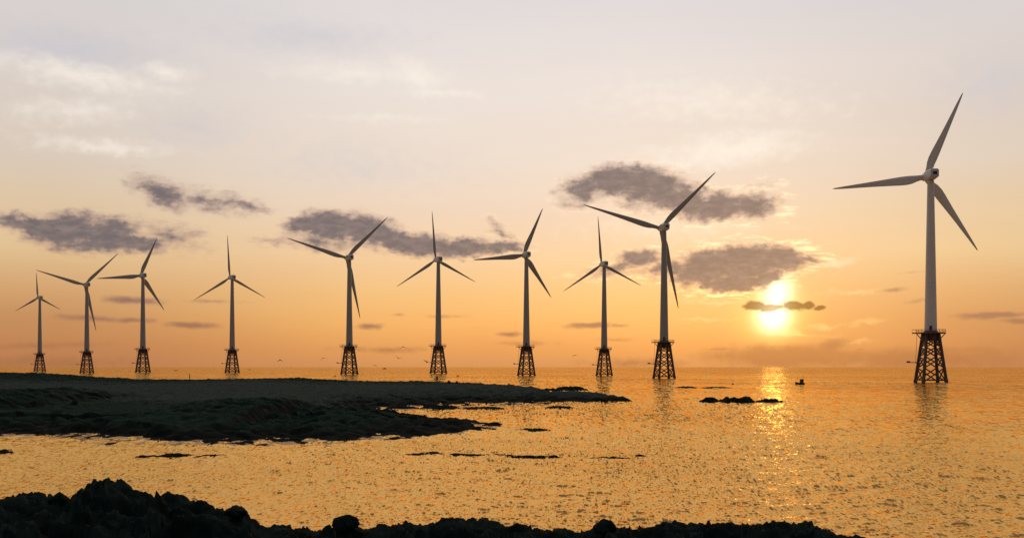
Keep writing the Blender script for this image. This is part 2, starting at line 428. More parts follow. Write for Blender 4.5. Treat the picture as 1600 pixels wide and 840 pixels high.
# ---------------------------------------------------------------- headland (one landmass, three ridges)
def curve(pts, Yd):
    """silhouette points measured at distance Yd(x) -> (X, Y, Z) arrays sorted by X"""
    out = []
    for p in pts:
        yd = p[2] if len(p) > 2 else Yd
        X, Z = at(p[0], p[1], yd); out.append((X, yd, Z))
    out.sort(); a = np.array(out); return a[:, 0], a[:, 1], a[:, 2]
def shore(pts):
    out = sorted(((x - 800) / FPX * sea_d(y), sea_d(y)) for x, y in pts)
    a = np.array(out); return a[:, 0], a[:, 1]
def build_headland():
    xs = np.arange(-190, 30, .42); ys = np.concatenate([np.arange(74, 135, .30), np.arange(135, 360, .55)])
    X, Y = np.meshgrid(xs, ys)
    Zt = np.full_like(X, -1.2)
    warpY = (fbm(X * .09, Y * .05, 31, 4) - .5) * 5.0
    def strip(near, ridge, far, sharp_n=1.0, tip=None):
        nx, ny = near; rx, ry, rz = ridge; fx, fy = far
        yn = np.interp(X, nx, ny) + (fbm(X * .25, X * 0 + 3, 5, 4) - .5) * 2.2
        yr = np.interp(X, rx, ry); zr = np.interp(X, rx, rz); yf = np.interp(X, fx, fy)
        tn = np.clip((Y - yn) / np.maximum(yr - yn, 1.0), -1, 1)
        tf = np.clip((yf - Y) / np.maximum(yf - yr, 1.0), -1, 1)
        up = np.where(tn > 0, np.sin(np.clip(tn, 0, 1) * math.pi / 2) ** (.62 * sharp_n), tn * 1.4)
        dn = np.where(tf > 0, np.sin(np.clip(tf, 0, 1) * math.pi / 2) ** .7, tf * 1.4)
        z = np.where(Y < yr, up, dn)
        z = np.where(z > 0, z * zr, z * 1.0)
        if tip: z = z - np.clip((X - tip) * .5, 0, 3)
        return z
    # near hill
    nearA = shore([(-700, 664), (-200, 668), (0, 673), (130, 677), (240, 682), (380, 687), (470, 686), (560, 685), (640, 682), (700, 676), (775, 669)])
    ridgeA = curve([(-500, 606, 128), (-100, 612, 127), (0, 616, 126), (60, 612, 125), (98, 616, 124), (112, 632, 120), (170, 636, 118), (230, 643, 116), (280, 637, 115), (320, 629, 114), (370, 627, 113),
                    (420, 628, 112), (446, 632, 111), (456, 648, 109), (520, 649, 107), (600, 650, 106), (606, 657, 103), (640, 661, 100), (700, 662, 99), (740, 665, 98), (775, 668.5, 97)], 110)
    farA = (np.array([-190, -60, -40, -22, -14, -10, -5, 0]), np.array([170, 168, 150, 136, 122, 113, 107, 100]))
    zA = strip(nearA, ridgeA, farA, .8, tip=-1.4)
    # back headland and its long low spit
    nearB = shore([(-900, 626), (0, 634), (300, 634), (545, 640), (600, 634), (700, 628.5), (830, 627.5), (940, 626.8), (985, 626.4)])
    ridgeB = curve([(-700, 582, 300), (-150, 582, 310), (0, 583, 315), (60, 583.5, 315), (130, 589, 312), (200, 593.5, 308), (290, 595, 305), (400, 592.5, 300), (470, 591.5, 296), (540, 596, 290),
                    (600, 597, 285), (640, 597, 280), (740, 600, 262), (800, 603.5, 242), (840, 606.5, 228), (860, 614, 186), (900, 612, 184), (940, 617, 181), (965, 622, 178), (985, 626, 176)], 300)
    fx, fy, _ = ridgeB
    farB = (np.concatenate([fx, [24]]), np.concatenate([fy + np.interp(fx, [-190, -20, 10, 22], [40, 26, 12, 5]), [181]]))
    zB = strip(nearB, ridgeB, farB, 1.5, tip=20.5)
    # grassy flat joining the two on the left
    xe = -24 + (fbm(Y * .06, Y * 0 + 1, 9, 3) - .5) * 8
    flat = np.clip((xe - X) * .25, -1.2, 1.15)
    flat = np.where((Y > 100) & (Y < 300), flat, -1.2)
    def smax(a, b, k=.35): h = np.clip(.5 + .5 * (a - b) / k, 0, 1); return b + (a - b) * h + k * h * (1 - h)
    Zt = smax(smax(zA, zB), flat)
    # ruggedness: basalt near the waterline, tussocks higher up
    n1 = fbm(X * .55, Y * .35, 41, 5, .55, True) - .55
    n2 = cells(X * .55, Y * .4, 51); n3 = cells(X * 1.2, Y * .8, 61); n4 = fbm(X * .12, Y * .08, 71, 4) - .5
    edge = np.exp(-(np.clip(Zt, -1, 6) - .35) ** 2 / .5)
    Zt = Zt + n1 * (.18 + .40 * edge) + (n2 - .35) * (.10 + .12 * edge) + (n3 - .3) * (.16 + .30 * (Y > 250) + .35 * np.clip(zA - .8, 0, 1)) + (cells(X * .32, Y * .25, 67) - .3) * .30 * np.clip(zA - .6, 0, 1) + facets(X * .5, Y * .33, 77) * .55 * edge + facets(X * 1.1, Y * .7, 78) * .22 * edge + n4 * .35 * np.clip(Zt, 0, 2)
    Zt = np.where(Zt < -.15, Zt * 2.2, Zt)
    P = np.stack([X, Y, Zt], -1)
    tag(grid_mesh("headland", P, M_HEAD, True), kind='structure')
    return xs, ys, Zt
HX, HY, HZ = build_headland()
def ground_h(x, y):
    i = int(np.clip(np.searchsorted(HX, x) - 1, 0, len(HX) - 2)); j = int(np.clip(np.searchsorted(HY, y) - 1, 0, len(HY) - 2))
    fx = (x - HX[i]) / (HX[i + 1] - HX[i]); fy = (y - HY[j]) / (HY[j + 1] - HY[j])
    return float((HZ[j, i] * (1 - fx) + HZ[j, i + 1] * fx) * (1 - fy) + (HZ[j + 1, i] * (1 - fx) + HZ[j + 1, i + 1] * fx) * fy)

# ---------------------------------------------------------------- sea
def sea_mat():
    m, bs = new_mat("sea_water")
    t = m.node_tree
    p = geopos()
    fo = t.nodes.new('ShaderNodeAttribute'); fo.attribute_name = 'shallow'
    froth = step(N(fo.outputs['Fac']) * 1.15 + noise(p, 1.6, 5, .7) - 1.0, .20, .42)
    t.links.new(mix(froth, (.17, .078, .020), (.85, .58, .34)).s, bs.inputs['Base Color'])
    bs.inputs['Specular IOR Level'].default_value = 0.0
    bs.inputs['Roughness'].default_value = 1.0
    # sunset gold put into the reflection tint and the water's base colour
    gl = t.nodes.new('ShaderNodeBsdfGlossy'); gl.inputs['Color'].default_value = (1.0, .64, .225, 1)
    r = noise(p, .05, 4, .6)
    t.links.new(ramp(r, [(.35, (.04,) * 3), (.65, (.09,) * 3)]).s, gl.inputs['Roughness'])
    n1 = noise(p, 3.1, 5, .65)
    b = t.nodes.new('ShaderNodeBump'); b.inputs['Strength'].default_value = .25; b.inputs['Distance'].default_value = .05
    t.links.new(n1.s, b.inputs['Height'])
    # ripples finer than the mesh for sparkle: stretched along the view, coarser with distance
    sy = t.nodes.new('ShaderNodeSeparateXYZ'); t.links.new(p.s, sy.inputs[0])
    off = N.math('SQRT', N(sy.outputs[0]) * N(sy.outputs[0]) + N(sy.outputs[1]) * N(sy.outputs[1]))
    def ripple(sx, syy, rot):
        mp = t.nodes.new('ShaderNodeMapping'); t.links.new(p.s, mp.inputs[0]); mp.inputs['Scale'].default_value = (sx, syy, 1.0)
        mp.inputs['Rotation'].default_value = (0, 0, R(rot))
        return noise(N(mp.outputs[0]), 1.0, 2.5, .65) - .5
    a1 = 1.0 - step(off, 60.0, 130.0); a3 = step(off, 170.0, 340.0); a2 = (1.0 - a1) * (1.0 - a3)
    rip = ripple(6.0, .85, 5) * (a1 * 2.0) + ripple(2.3, .13, 3) * (a2 * 2.7) + ripple(.95, .028, 2) * (a3 * 3.4)
    gust = ramp(noise(p, .012, 4, .6), [(.36, (.35,) * 3), (.64, (1.5,) * 3)])
    tv = combine(0.0, rip * TIP * gust, 0.0)
    nrm = vmath('NORMALIZE', vmath('ADD', N(b.outputs[0]), tv))
    fr = t.nodes.new('ShaderNodeFresnel'); fr.inputs['IOR'].default_value = 2.0
    mx = t.nodes.new('ShaderNodeMixShader')
    for nd in (gl, fr): t.links.new(nrm.s, nd.inputs['Normal'])
    fac = (N(fr.outputs[0]) * .45 + .55) * (1.0 - froth * .85)
    t.links.new(fac.s, mx.inputs[0]); t.links.new(bs.outputs[0], mx.inputs[1]); t.links.new(gl.outputs[0], mx.inputs[2])
    t.links.new(mx.outputs[0], t.nodes['Material Output'].inputs['Surface'])
    return m
TIP = 1.0
def build_sea():
    rs = [3.0]
    while rs[-1] < 45000:
        r = rs[-1]
        if r < 700: dr = min(max(.23 * r * r / (EYE * 995), .06 if r > 24 else .6), 2.4)
        else: dr = 2.4 * (r / 700) ** 1.6
        rs.append(r + dr)
    rs = np.array(rs); drs = np.gradient(rs)
    th = np.concatenate([np.linspace(-31, 31, 1500), np.linspace(31, 329, 130)[1:-1]]) * math.pi / 180
    T, RR = np.meshgrid(th, rs)
    Xs = (RR * np.sin(T)).astype(np.float32); Ys = (RR * np.cos(T)).astype(np.float32)
    front = (np.abs(((T + math.pi) % (2 * math.pi)) - math.pi) < R(31.5))
    sp = (np.broadcast_to(drs[:, None], RR.shape)).astype(np.float32)
    Zs = np.zeros_like(Xs)
    rng = np.random.RandomState(4)
    K = 150
    lam = np.exp(rng.uniform(np.log(.22), np.log(6), K)); ang = rng.normal(R(SUN_AZ + 8), .85, K); ph = rng.uniform(0, 6.28, K)
    sel = rs < 3000
    xs = Xs[sel]; ys = Ys[sel]; s_ = sp[sel]; t_ = T[sel]; dt_ = RR[sel] * (R(62) / 1500); z = np.zeros_like(xs)
    for l, a, f in zip(lam, ang, ph):
        k = 2 * math.pi / l
        slope = .024 if l < .9 else (.014 if l < 2 else .008)
        amp = slope / k
        # drop what the sheet is too coarse to carry along this wave's own direction
        se = np.sqrt((np.cos(a - t_) * s_) ** 2 + (np.sin(a - t_) * dt_) ** 2)
        fade = np.clip((l / se - 1.2) / 1.2, 0, 1)
        z += amp * fade * np.sin(k * (math.sin(a) * xs + math.cos(a) * ys) + f)
    # gusty patches: calmer and rougher water
    pat = fbm(xs * .018 + 5, ys * .009 + 2, 21, 4)
    z *= np.clip(.35 + 2.6 * (pat - .25), .35, 1.9)
    z = np.where(z > 0, z * 1.15, z * .85)
    z[~front[sel]] *= .4
    Zs[sel] = z
    P = np.stack([Xs, Ys, Zs], -1)
    o = grid_mesh("sea", P, sea_mat(), True, closed=True)
    # how shallow the water is over the headland's foot: the wash breaks there
    ix = np.clip(np.searchsorted(HX, Xs), 1, len(HX) - 1); iy = np.clip(np.searchsorted(HY, Ys), 1, len(HY) - 1)
    hz = HZ[iy, ix]; inside = (Xs > HX[0]) & (Xs < HX[-1]) & (Ys > HY[0]) & (Ys < HY[-1])
    sh = np.where(inside, np.exp(-((hz + .12) / .30) ** 2), 0.0).astype(np.float32)
    at_ = o.data.attributes.new('shallow', 'FLOAT', 'POINT'); at_.data.foreach_set('value', sh.reshape(-1))
    tag(o, kind='structure')
build_sea()

# ---------------------------------------------------------------- foreground rocky shore
FG = [(-700, 742), (-400, 752), (-200, 760), (-60, 766), (0, 771), (12, 767), (30, 767), (45, 769), (60, 768), (68, 782), (74, 787), (82, 784), (108, 784), (118, 776), (130, 771), (134, 764), (137, 751), (150, 747), (160, 746),
      (172, 748), (184, 748), (196, 757), (212, 760), (225, 766), (250, 770), (276, 773), (285, 782), (300, 783), (320, 788), (345, 795), (368, 797), (385, 800), (396, 805), (420, 814), (460, 818),
      (490, 822), (518, 821), (524, 811), (536, 806), (550, 808), (562, 817), (580, 820), (600, 816), (620, 818), (636, 813), (648, 819), (672, 817), (700, 811), (720, 809), (740, 813), (758, 811), (772, 812), (786, 822), (812, 821),
      (840, 826), (862, 823), (882, 821), (905, 830), (930, 820), (940, 813), (952, 814), (962, 820), (1000, 822), (1022, 820), (1036, 816), (1060, 812), (1075, 819), (1086, 815), (1102, 818), (1122, 814),
      (1150, 816), (1192, 811), (1216, 812), (1240, 810), (1266, 812), (1286, 817), (1300, 822), (1312, 831), (1345, 833), (1366, 841), (1420, 862), (1500, 930), (1700, 1010)]
FGD = 18.0
def build_foreground():
    pts = sorted(at(x, y, FGD) for x, y in FG); px = np.array([p[0] for p in pts]); pz = np.array([p[1] for p in pts])
    xs = np.concatenate([np.arange(-19, -11, .10), np.arange(-11, 9.5, .036)]); ys = np.concatenate([np.arange(-3, 11, .16), np.arange(11, 22.5, .055)])
    X, Y = np.meshgrid(xs, ys)
    yr = FGD + (fbm(X * .5, X * 0, 81, 4) - .5) * 1.4
    h = np.interp(X, px, pz)
    # smoothed shelf the crest stones sit on
    hs = np.interp(X, px, np.convolve(np.pad(pz, 2, 'edge'), np.ones(5) / 5, 'valid'))
    wx = X + (fbm(X * 1.7, Y * 1.7, 111, 3) - .5) * .5; wy = Y + (fbm(X * 1.7, Y * 1.7, 117, 3) - .5) * .5
    rough = facets(wx * .9, wy * 1.1, 91) * .36 + facets(wx * 2.3, wy * 2.6, 95) * .20 + (fbm(X * 3, Y * 3, 99, 5, .55, True) - .55) * .14
    crest = np.exp(-((Y - yr) / .45) ** 2)
    front = hs - .27 - np.clip(yr - Y, 0, 8) * .085 + rough * 1.25
    small = facets(wx * 4.2, wy * 4.2, 141) * .07 + facets(wx * 9, wy * 9, 106) * .075 + (fbm(X * 7, Y * 7, 107, 4, .62, True) - .58) * .09
    z = np.where(Y < yr, front, hs - (Y - yr) * 1.3 - ((Y - yr) * .8) ** 2 + rough * .8)
    z = z * (1 - crest) + (h - .10) * crest + small
    z = np.maximum(z, -1.5)
    P = np.stack([X, Y, z], -1)
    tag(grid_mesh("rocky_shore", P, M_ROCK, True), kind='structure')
build_foreground()

# ---------------------------------------------------------------- loose rocks (each a thing)
def rock(name, label, cat, loc, size, seed, mat=None, group=None, flat=1.0, rz=0.0, sub=4, jag=.30):
    bm = bmesh.new(); bmesh.ops.create_icosphere(bm, subdivisions=sub, radius=1.0)
    co = np.array([v.co[:] for v in bm.verts])
    s = seed * 3.7
    n = (fbm(co[:, 0] * 1.3 + s, co[:, 1] * 1.3 + co[:, 2] * 1.9 + s, seed, 4) - .5) * 1.6
    n2 = fbm(co[:, 0] * 3.1 + co[:, 2] * 2.3 + s, co[:, 1] * 3.1 - co[:, 2] * 1.7, seed + 9, 4, .6, True) - .55
    r = 1 + jag * n + jag * .8 * n2
    rr = random.Random(seed)
    cuts = [((.8, .3, .5), .82), ((-.5, .7, .45), .82), ((.1, -.8, .6), .82), ((-.8, -.2, .5), .82)] + [((rr.uniform(-1, 1), rr.uniform(-1, 1), rr.uniform(.1, 1)), rr.uniform(.55, .8)) for _ in range(7)]
    for v, k in zip(bm.verts, r):
        v.co = v.co * float(k)
        # chop facets
        for f, lim in cuts:
            d = Vector(f).normalized(); t = v.co.dot(d) - lim
            if t > 0: v.co -= d * t * .88
    for v in bm.verts: v.co = Vector((v.co.x * size[0], v.co.y * size[1], v.co.z * size[2] if v.co.z > 0 else v.co.z * size[2] * flat))
    o = from_bm(name, bm, mat or M_ROCK, None, True, 38)
    o.location = loc; o.rotation_euler = (0, 0, rz)
    return tag(o, label, cat, group)
def sea_rock(x0, x1, ytop, ybase, label, seed, group=None, name="reef_rock", depth=None, cat="rock", jag=.3):
    """ragged low rock breaking the surface: its foot spreads under the water"""
    Y = sea_d(ybase); w = (x1 - x0) / FPX * Y / 2; X = ((x0 + x1) / 2 - 800) / FPX * Y; pxh = ybase - ytop; hgt = pxh / FPX * Y
    dep = min(.55 * pxh * Y * Y / (EYE * FPX) * .5, w * .7)
    hgt = max(hgt * .75, .07)
    nu, nv = 120, 30
    U, V = np.meshgrid(np.linspace(-1.15, 1.15, nu), np.linspace(-1.25, 1.25, nv))
    k = 1.0 / max(hgt, .25)
    xx = U * w; yy = V * dep
    q = U ** 2 + V ** 2
    env = np.clip(1 - np.abs(U) ** 2.6, -.6, 1) - .55 * V ** 2
    n = fbm(xx * .55 * k + seed * 9, yy * .8 * k + seed, seed, 5, .55, True); n2 = cells(xx * .8 * k + seed * 3, yy * k, seed + 5)
    z = hgt * (1.05 * env * (.25 + .75 * n) + .55 * (n2 - .25) * np.clip(env + .2, 0, 1) - .16 + jag * .6 * (n - .55))
    z = np.where(env < 0, np.minimum(z, -.05), z)
    z = np.clip(z, -.6 * hgt - .1, hgt * 1.1)
    o = grid_mesh(name, np.stack([xx, yy, z], -1)[:, ::-1] if False else np.stack([xx, yy, z], -1), M_ROCK, True)
    o.location = (X, Y + dep, 0.0)
    return tag(o, label, cat, group)

# rocks on the foreground ledge
def ledge_rock(x, ytop, wpx, hpx, label, seed, Yd=17.7, dep=None):
    X, Z = at(x, ytop, Yd); w = wpx / FPX * Yd / 2; hh = hpx / FPX * Yd
    rock("boulder", label, "boulder", (X, Yd, Z - hh * .55), (w, dep or w * .9, hh * .52), seed, flat=1.6, sub=5, jag=.75)
ledge_rock(93, 766, 30, 24, "pointed black boulder in the notch left of the highest foreground crag", 3)
ledge_rock(367, 788, 36, 16, "low rounded black boulder at the right foot of the foreground crag", 8)
ledge_rock(541, 801, 44, 22, "dark knobbly boulder standing up at the bottom middle left of the foreground ledge", 13)
ledge_rock(946, 809, 32, 16, "small pointed dark boulder on the foreground ledge under the tall turbine left of the sun", 21)

# headland landmarks
def land_rock(x, ytop, ybot, wpx, Yd, label, seed, name="boulder", cat="boulder"):
    X, Zt_ = at(x, ytop, Yd); _, Zb = at(x, ybot, Yd); w = wpx / FPX * Yd / 2
    g = ground_h(X, Yd); zb = min(Zb, g)
    hh = (Zt_ - zb)
    rock(name, label, cat, (X, Yd, zb + hh * .35), (w, w, hh * .65), seed, flat=1.0)
land_rock(116, 622, 640, 14, 112, "round dark boulder beside the notch in the left headland mound", 31)
land_rock(460, 637, 652, 17, 105, "tall dark boulder at the right end of the green headland mound", 33)
land_rock(534, 592.5, 598, 6, 285, "tiny dark boulder on the headland skyline below the long bladed turbine", 35)
land_rock(701, 593, 600, 5, 262, "small dark rock on the skyline just right of the standing person", 36)
land_rock(714, 594, 600, 6, 260, "dark rock on the skyline two steps right of the standing person", 37)
land_rock(565, 662, 668, 6, 96, "pale speck of a boulder low on the dark near headland tip", 38)
bpy.context.view_layer.update()
M_PALE = plain("pale_stone", (.50, .50, .47), .8, .2, 4.0)
for o in COL.objects:
    if o.get('label', '').startswith("pale speck"): o.data.materials.clear(); o.data.materials.append(M_PALE)

# islet and reefs
G_I = "rocks of the little islet"
sea_rock(1092, 1130, 618.5, 628, "low dark rock at the left end of the islet below the sun", 41, G_I)
sea_rock(1124, 1188, 614, 628.5, "big rounded dark rock in the middle of the islet below the sun", 42, G_I)
sea_rock(1182, 1230, 621.5, 628, "long low dark rock at the right end of the islet below the sun", 43, G_I, jag=.4)
G_S = "dark skerries off the headland spit"
sea_rock(862, 922, 601.5, 609.5, "dark humped skerry above the tip of the long spit", 44, G_S)
sea_rock(840, 880, 605, 610, "low skerry joining the humped one to the headland", 45, G_S)
G_R = "wave washed reef rocks off the headland"
for i, (x0, x1, yt, yb, lb) in enumerate([
        (596, 655, 633, 638.5, "leftmost flat reef rock in the strip of water behind the near headland tip"),
        (650, 720, 629.5, 639, "bumpy dark reef rock in the middle of the strip behind the near headland tip"),
        (716, 795, 635, 639, "thin flat reef rock right of the bumpy one behind the near headland tip"),
        (850, 900, 633, 637.5, "lone flat reef rock right of the inlet under the long spit"),
        (800, 864, 668.5, 673, "thin dark reef rock in open water right of the near headland tip"),
        (700, 780, 626, 629, "reef edge rock under the low side of the long spit")]):
    sea_rock(x0, x1, yt, yb, lb, 50 + i, G_R, jag=.38)
G_L = "nearly awash rocks in the long reef line"
for i, (x0, x1, yt, yb, lb) in enumerate([
        (630, 664, 707.6, 710, "small awash rock at the left start of the long reef line"),
        (650, 696, 705.4, 709.2, "raised lumpy rock near the left of the long reef line"),
        (680, 748, 707.6, 710.2, "flat awash rock in the long reef line left of its middle"),
        (728, 806, 708.8, 711.3, "flat awash rock in the long reef line right of its middle"),
        (796, 862, 710.6, 713.3, "low rock near the right end of the long reef line"),
        (856, 876, 709.4, 714, "short knob that ends the long reef line on the right"),
        (916, 990, 713, 717, "smooth dark rock alone right of the long reef line"),
        (992, 1010, 709, 712, "tiny rock right of the smooth dark one beyond the reef line")]):
    sea_rock(x0, x1, yt, yb, lb, 70 + i, G_L, jag=.35, depth=.9)
G_W = "awash rocks in the left channel"
for i, (x0, x1, yt, yb, lb) in enumerate([
        (-30, 12, 701, 708, "black rock cut by the left edge in the channel before the headland"),
        (208, 246, 710, 713.5, "left tip of the thin reef line in the left channel"),
        (240, 300, 707.5, 712.5, "lumpy middle of the thin reef line in the left channel"),
        (296, 378, 709.5, 714, "long right end of the thin reef line in the left channel")]):
    sea_rock(x0, x1, yt, yb, lb, 90 + i, G_W, jag=.38, depth=.9)
G_F = "far awash rocks beyond the islet"
for i, (x0, x1, yt, yb, lb) in enumerate([
        (1056, 1092, 602.6, 605.8, "darkest far reef rock right of the tall turbine base"),
        (1098, 1146, 603.6, 605.8, "long thin far reef rock above the islet")]):
    sea_rock(x0, x1, yt, yb, lb, 110 + i, G_F, jag=.35)

# ---------------------------------------------------------------- wind turbines
HUB = 80.0; OVER = 5.6
def ring(z, r, n=32, cx=0, cy=0): return [Vector((cx + r * math.cos(i * 2 * math.pi / n), cy + r * math.sin(i * 2 * math.pi / n), z)) for i in range(n)]
def blade_mesh(Rb=36.0):
    bm = bmesh.new()
    # (fraction, chord, thickness, twist, sweep of chord centre)
    st = [(.035, 1.9, 1.9, 0, 0), (.06, 1.9, 1.85, 3, 0), (.10, 2.25, 1.6, 12, .12), (.15, 2.95, 1.25, 14, .3), (.21, 3.25, 1.0, 13, .38), (.28, 3.1, .82, 11, .36),
          (.38, 2.65, .64, 8, .30), (.5, 2.15, .48, 5, .24), (.62, 1.72, .36, 3.5, .19), (.74, 1.34, .26, 2.2, .14), (.85, .98, .18, 1.2, .1), (.93, .68, .12, .5, .06), (.98, .42, .07, 0, .02), (1.0, .12, .03, 0, 0)]
    rings = []
    n = 16
    for f, c, th, tw, sw in st:
        r = []
        for k in range(n):
            a = 2 * math.pi * k / n
            u = math.cos(a) * c / 2
            # sharpen the trailing edge outboard of the root
            tshape = math.sin(a) * th / 2 * (1.0 if f < .07 else (.35 + .65 * (1 + math.cos(a)) / 2) if math.cos(a) < 0 else 1.0)
            v = tshape
            t = R(tw)
            x = -sw + u * math.cos(t) - v * math.sin(t); y = u * math.sin(t) + v * math.cos(t)
            r.append(Vector((x, y + 1.2 * f * f, f * Rb)))
        rings.append(r)
    loft(bm, rings)
    me = bpy.data.meshes.new("blade"); bm.normal_update(); bm.to_mesh(me); bm.free()
    me.polygons.foreach_set('use_smooth', [True] * len(me.polygons)); me.set_sharp_from_angle(angle=R(50)); me.materials.append(M_PAINT)
    return me
JR = 20.4  # jacket turned against the line of sight, degrees
def jpt(i, z):
    t = (z + 2.0) / 21.0; a = 6.45 * (1 - t) + 3.2 * t          # half diagonal-ish, side half = a/sqrt2*...
    an = R(45 + 90 * i + JR); return Vector((a * math.cos(an), a * math.sin(an), z))
def make_turbine():
    root = empty("wind_turbine")
    # jacket: four battered legs, four faces of X bracing
    for i in range(4):
        bm = bmesh.new(); tube(bm, [jpt(i, -3.0), jpt(i, 1.0), jpt(i, 1.05), jpt(i, 18.9)], [.72, .72, .62, .55], 12)
        from_bm("leg", bm, M_JACKET, root, True, 40)
    lv = [0.2, 5.6, 10.0, 13.6, 16.6]
    for i in range(4):
        bm = bmesh.new(); j = (i + 1) % 4
        for z0, z1 in zip(lv, lv[1:]):
            tube(bm, [jpt(i, z0), jpt(j, z1)], .27, 7); tube(bm, [jpt(j, z0), jpt(i, z1)], .268, 7)
        tube(bm, [jpt(i, 16.9), jpt(j, 16.9)], .30, 7); tube(bm, [jpt(i, .9), jpt(j, .9)], .25, 7)
        from_bm("cross_bracing", bm, M_JACKET, root, True, 40)
    # transition piece
    bm = bmesh.new()
    rr = []
    for z, a in ((16.2, 3.35), (17.6, 3.45), (18.6, 3.3), (19.3, 2.75), (19.9, 2.45)):
        sq = []
        for k in range(32):
            an = 2 * math.pi * k / 32; loc = ((an - R(JR)) % (math.pi / 2)) - math.pi / 4
            rad = min(a * 1.0, a * .80 / max(math.cos(loc), .6)) if z < 19 else a
            sq.append(Vector((rad * math.cos(an), rad * math.sin(an), z)))
        rr.append(sq)
    loft(bm, rr); from_bm("transition_piece", bm, M_JACKET, root, True, 35)
    # main deck with rails and brackets
    bm = bmesh.new()
    loft(bm, [ring(z, r, 24) for z, r in ((18.85, 5.3), (18.9, 5.5), (19.25, 5.5), (19.3, 5.3))]); box(bm, (-5.4, -.8, 19.07), (2.6, 3.2, .38))
    deck = from_bm("deck", bm, M_DECK, root, True, 30)
    bm = bmesh.new()
    for k in range(20):
        a = 2 * math.pi * k / 20; tube(bm, [(5.35 * math.cos(a), 5.35 * math.sin(a), 19.3), (5.35 * math.cos(a), 5.35 * math.sin(a), 20.4)], .05, 5)
    for z in (19.85, 20.4):
        for k in range(24):
            a, b = 2 * math.pi * k / 24, 2 * math.pi * (k + 1) / 24
            tube(bm, [(5.35 * math.cos(a), 5.35 * math.sin(a), z), (5.35 * math.cos(b), 5.35 * math.sin(b), z)], .05, 5)
    for y in (-2.35, .75):
        tube(bm, [(-5.3, y, 20.4), (-6.65, y, 20.4), (-6.65, y, 19.2)], .05, 5)
    tube(bm, [(-6.65, -2.35, 20.4), (-6.65, .75, 20.4)], .05, 5)
    from_bm("railing", bm, M_DECK, deck)
    for an in (180, 0, 90, 270):
        bm = bmesh.new()
        c, s = math.cos(R(an)), math.sin(R(an)); tube(bm, [(5.1 * c, 5.1 * s, 18.85), (3.1 * c, 3.1 * s, 16.4)], .2, 6)
        from_bm("deck_bracket", bm, M_JACKET, root, True, 40)
    # boat landing on the left with its ladder
    bm = bmesh.new(); box(bm, (-6.7, -1.2, 7.7), (3.9, 2.2, .28)); box(bm, (-8.0, -1.2, 8.05), (1.3, 2.2, .4))
    tube(bm, [(-5.0, -1.2, 7.5), (-4.2, -1.0, 5.6)], .18, 6); tube(bm, [(-5.6, -1.2, 7.6), (-4.1, -.9, 7.9)], .2, 6)
    land = from_bm("boat_landing", bm, M_DECK, root)
    bm = bmesh.new()
    for y in (-1.45, -.95): tube(bm, [(-5.4, y, 7.85), (-4.9, y, 19.0)], .06, 5)
    for k in range(24):
        z = 8.1 + k * .45; x = -5.4 + (z - 7.85) / 11.15 * .5; tube(bm, [(x, -1.45, z), (x, -.95, z)], .03, 4)
    from_bm("ladder", bm, M_DECK, land)
    # tower: tapered cans with flanges
    bm = bmesh.new(); prof = []
    for z in (19.6, 20.0, 38.5, 38.56, 38.7, 38.76, 57.5, 57.56, 57.7, 57.76, 77.6, 77.9):
        t = (z - 19.6) / 58.3; r = 2.32 * (1 - t) + 1.22 * t
        if z in (38.56, 38.7, 57.56, 57.7): r += .035
        prof.append(ring(z, r, 36))
    loft(bm, prof); from_bm("tower", bm, M_PAINT, root, True, 25)
    bm = bmesh.new(); box(bm, (0, -2.33, 20.75), (.95, .16, 2.1)); bmesh.ops.bevel(bm, geom=list(bm.edges), offset=.05, segments=2, affect='EDGES')
    from_bm("door", bm, M_DARK, root)
    # nacelle along the rotor axis (local frame: axis = n)
    yaw = R(20); tilt = R(3)
    n = Vector((-math.sin(yaw) * math.cos(tilt), math.cos(yaw) * math.cos(tilt), math.sin(tilt)))
    e1 = Vector((math.cos(yaw), math.sin(yaw), 0)); e2 = e1.cross(n); e2 = -e2 if e2.z < 0 else e2
    O = Vector((0, 0, HUB))
    def sect(s, w, h, dz=0.0, ch=.32):
        pts = [(-w, -h * (1 - ch)), (-w, h * (1 - ch)), (-w * (1 - ch), h), (w * (1 - ch), h), (w, h * (1 - ch)), (w, -h * (1 - ch)), (w * (1 - ch * 1.3), -h), (-w * (1 - ch * 1.3), -h)]
        return [O + n * s + e1 * a + e2 * (b + dz) for a, b in pts]
    bm = bmesh.new()
    loft(bm, [sect(-4.6, 1.25, 1.25, .35, .4), sect(-4.2, 1.6, 1.75, .25), sect(-1.5, 1.75, 1.95, .1), sect(2.2, 1.75, 1.95, 0), sect(3.9, 1.55, 1.7, 0, .4), sect(4.3, 1.3, 1.35, 0, .45)])
    nac = from_bm("nacelle", bm, M_NAC, root, True, 28)
    bm = bmesh.new(); base = O - n * 2.9 + e2 * 1.9
    tube(bm, [base, base + e2 * 1.3], .06, 6); tube(bm, [base + e1 * .0 + e2 * 1.1 - e1 * .5, base + e2 * 1.1 + e1 * .5], .045, 6)
    from_bm("wind_vane", bm, M_DARK, nac)
    bm = bmesh.new(); c0 = O - n * 4.61 + e2 * .3
    vs = [c0 + e1 * a + e2 * b for a, b in ((-.75, -.55), (.75, -.55), (.75, .55), (-.75, .55))]
    loft(bm, [[v - n * .12 for v in vs], [v + n * .1 for v in vs]]); from_bm("vent_grille", bm, M_DARK, nac)
    # hub and spinner
    bm = bmesh.new()
    def circ(s, r): return [O + n * s + (e1 * math.cos(k * math.pi / 12) + e2 * math.sin(k * math.pi / 12)) * r for k in range(24)]
    loft(bm, [circ(4.3, 1.15), circ(4.5, 1.45), circ(5.6, 1.65), circ(6.6, 1.45), circ(7.4, .95), circ(7.75, .35)])
    from_bm("hub", bm, M_NAC, root, True, 40)
    me = blade_mesh()
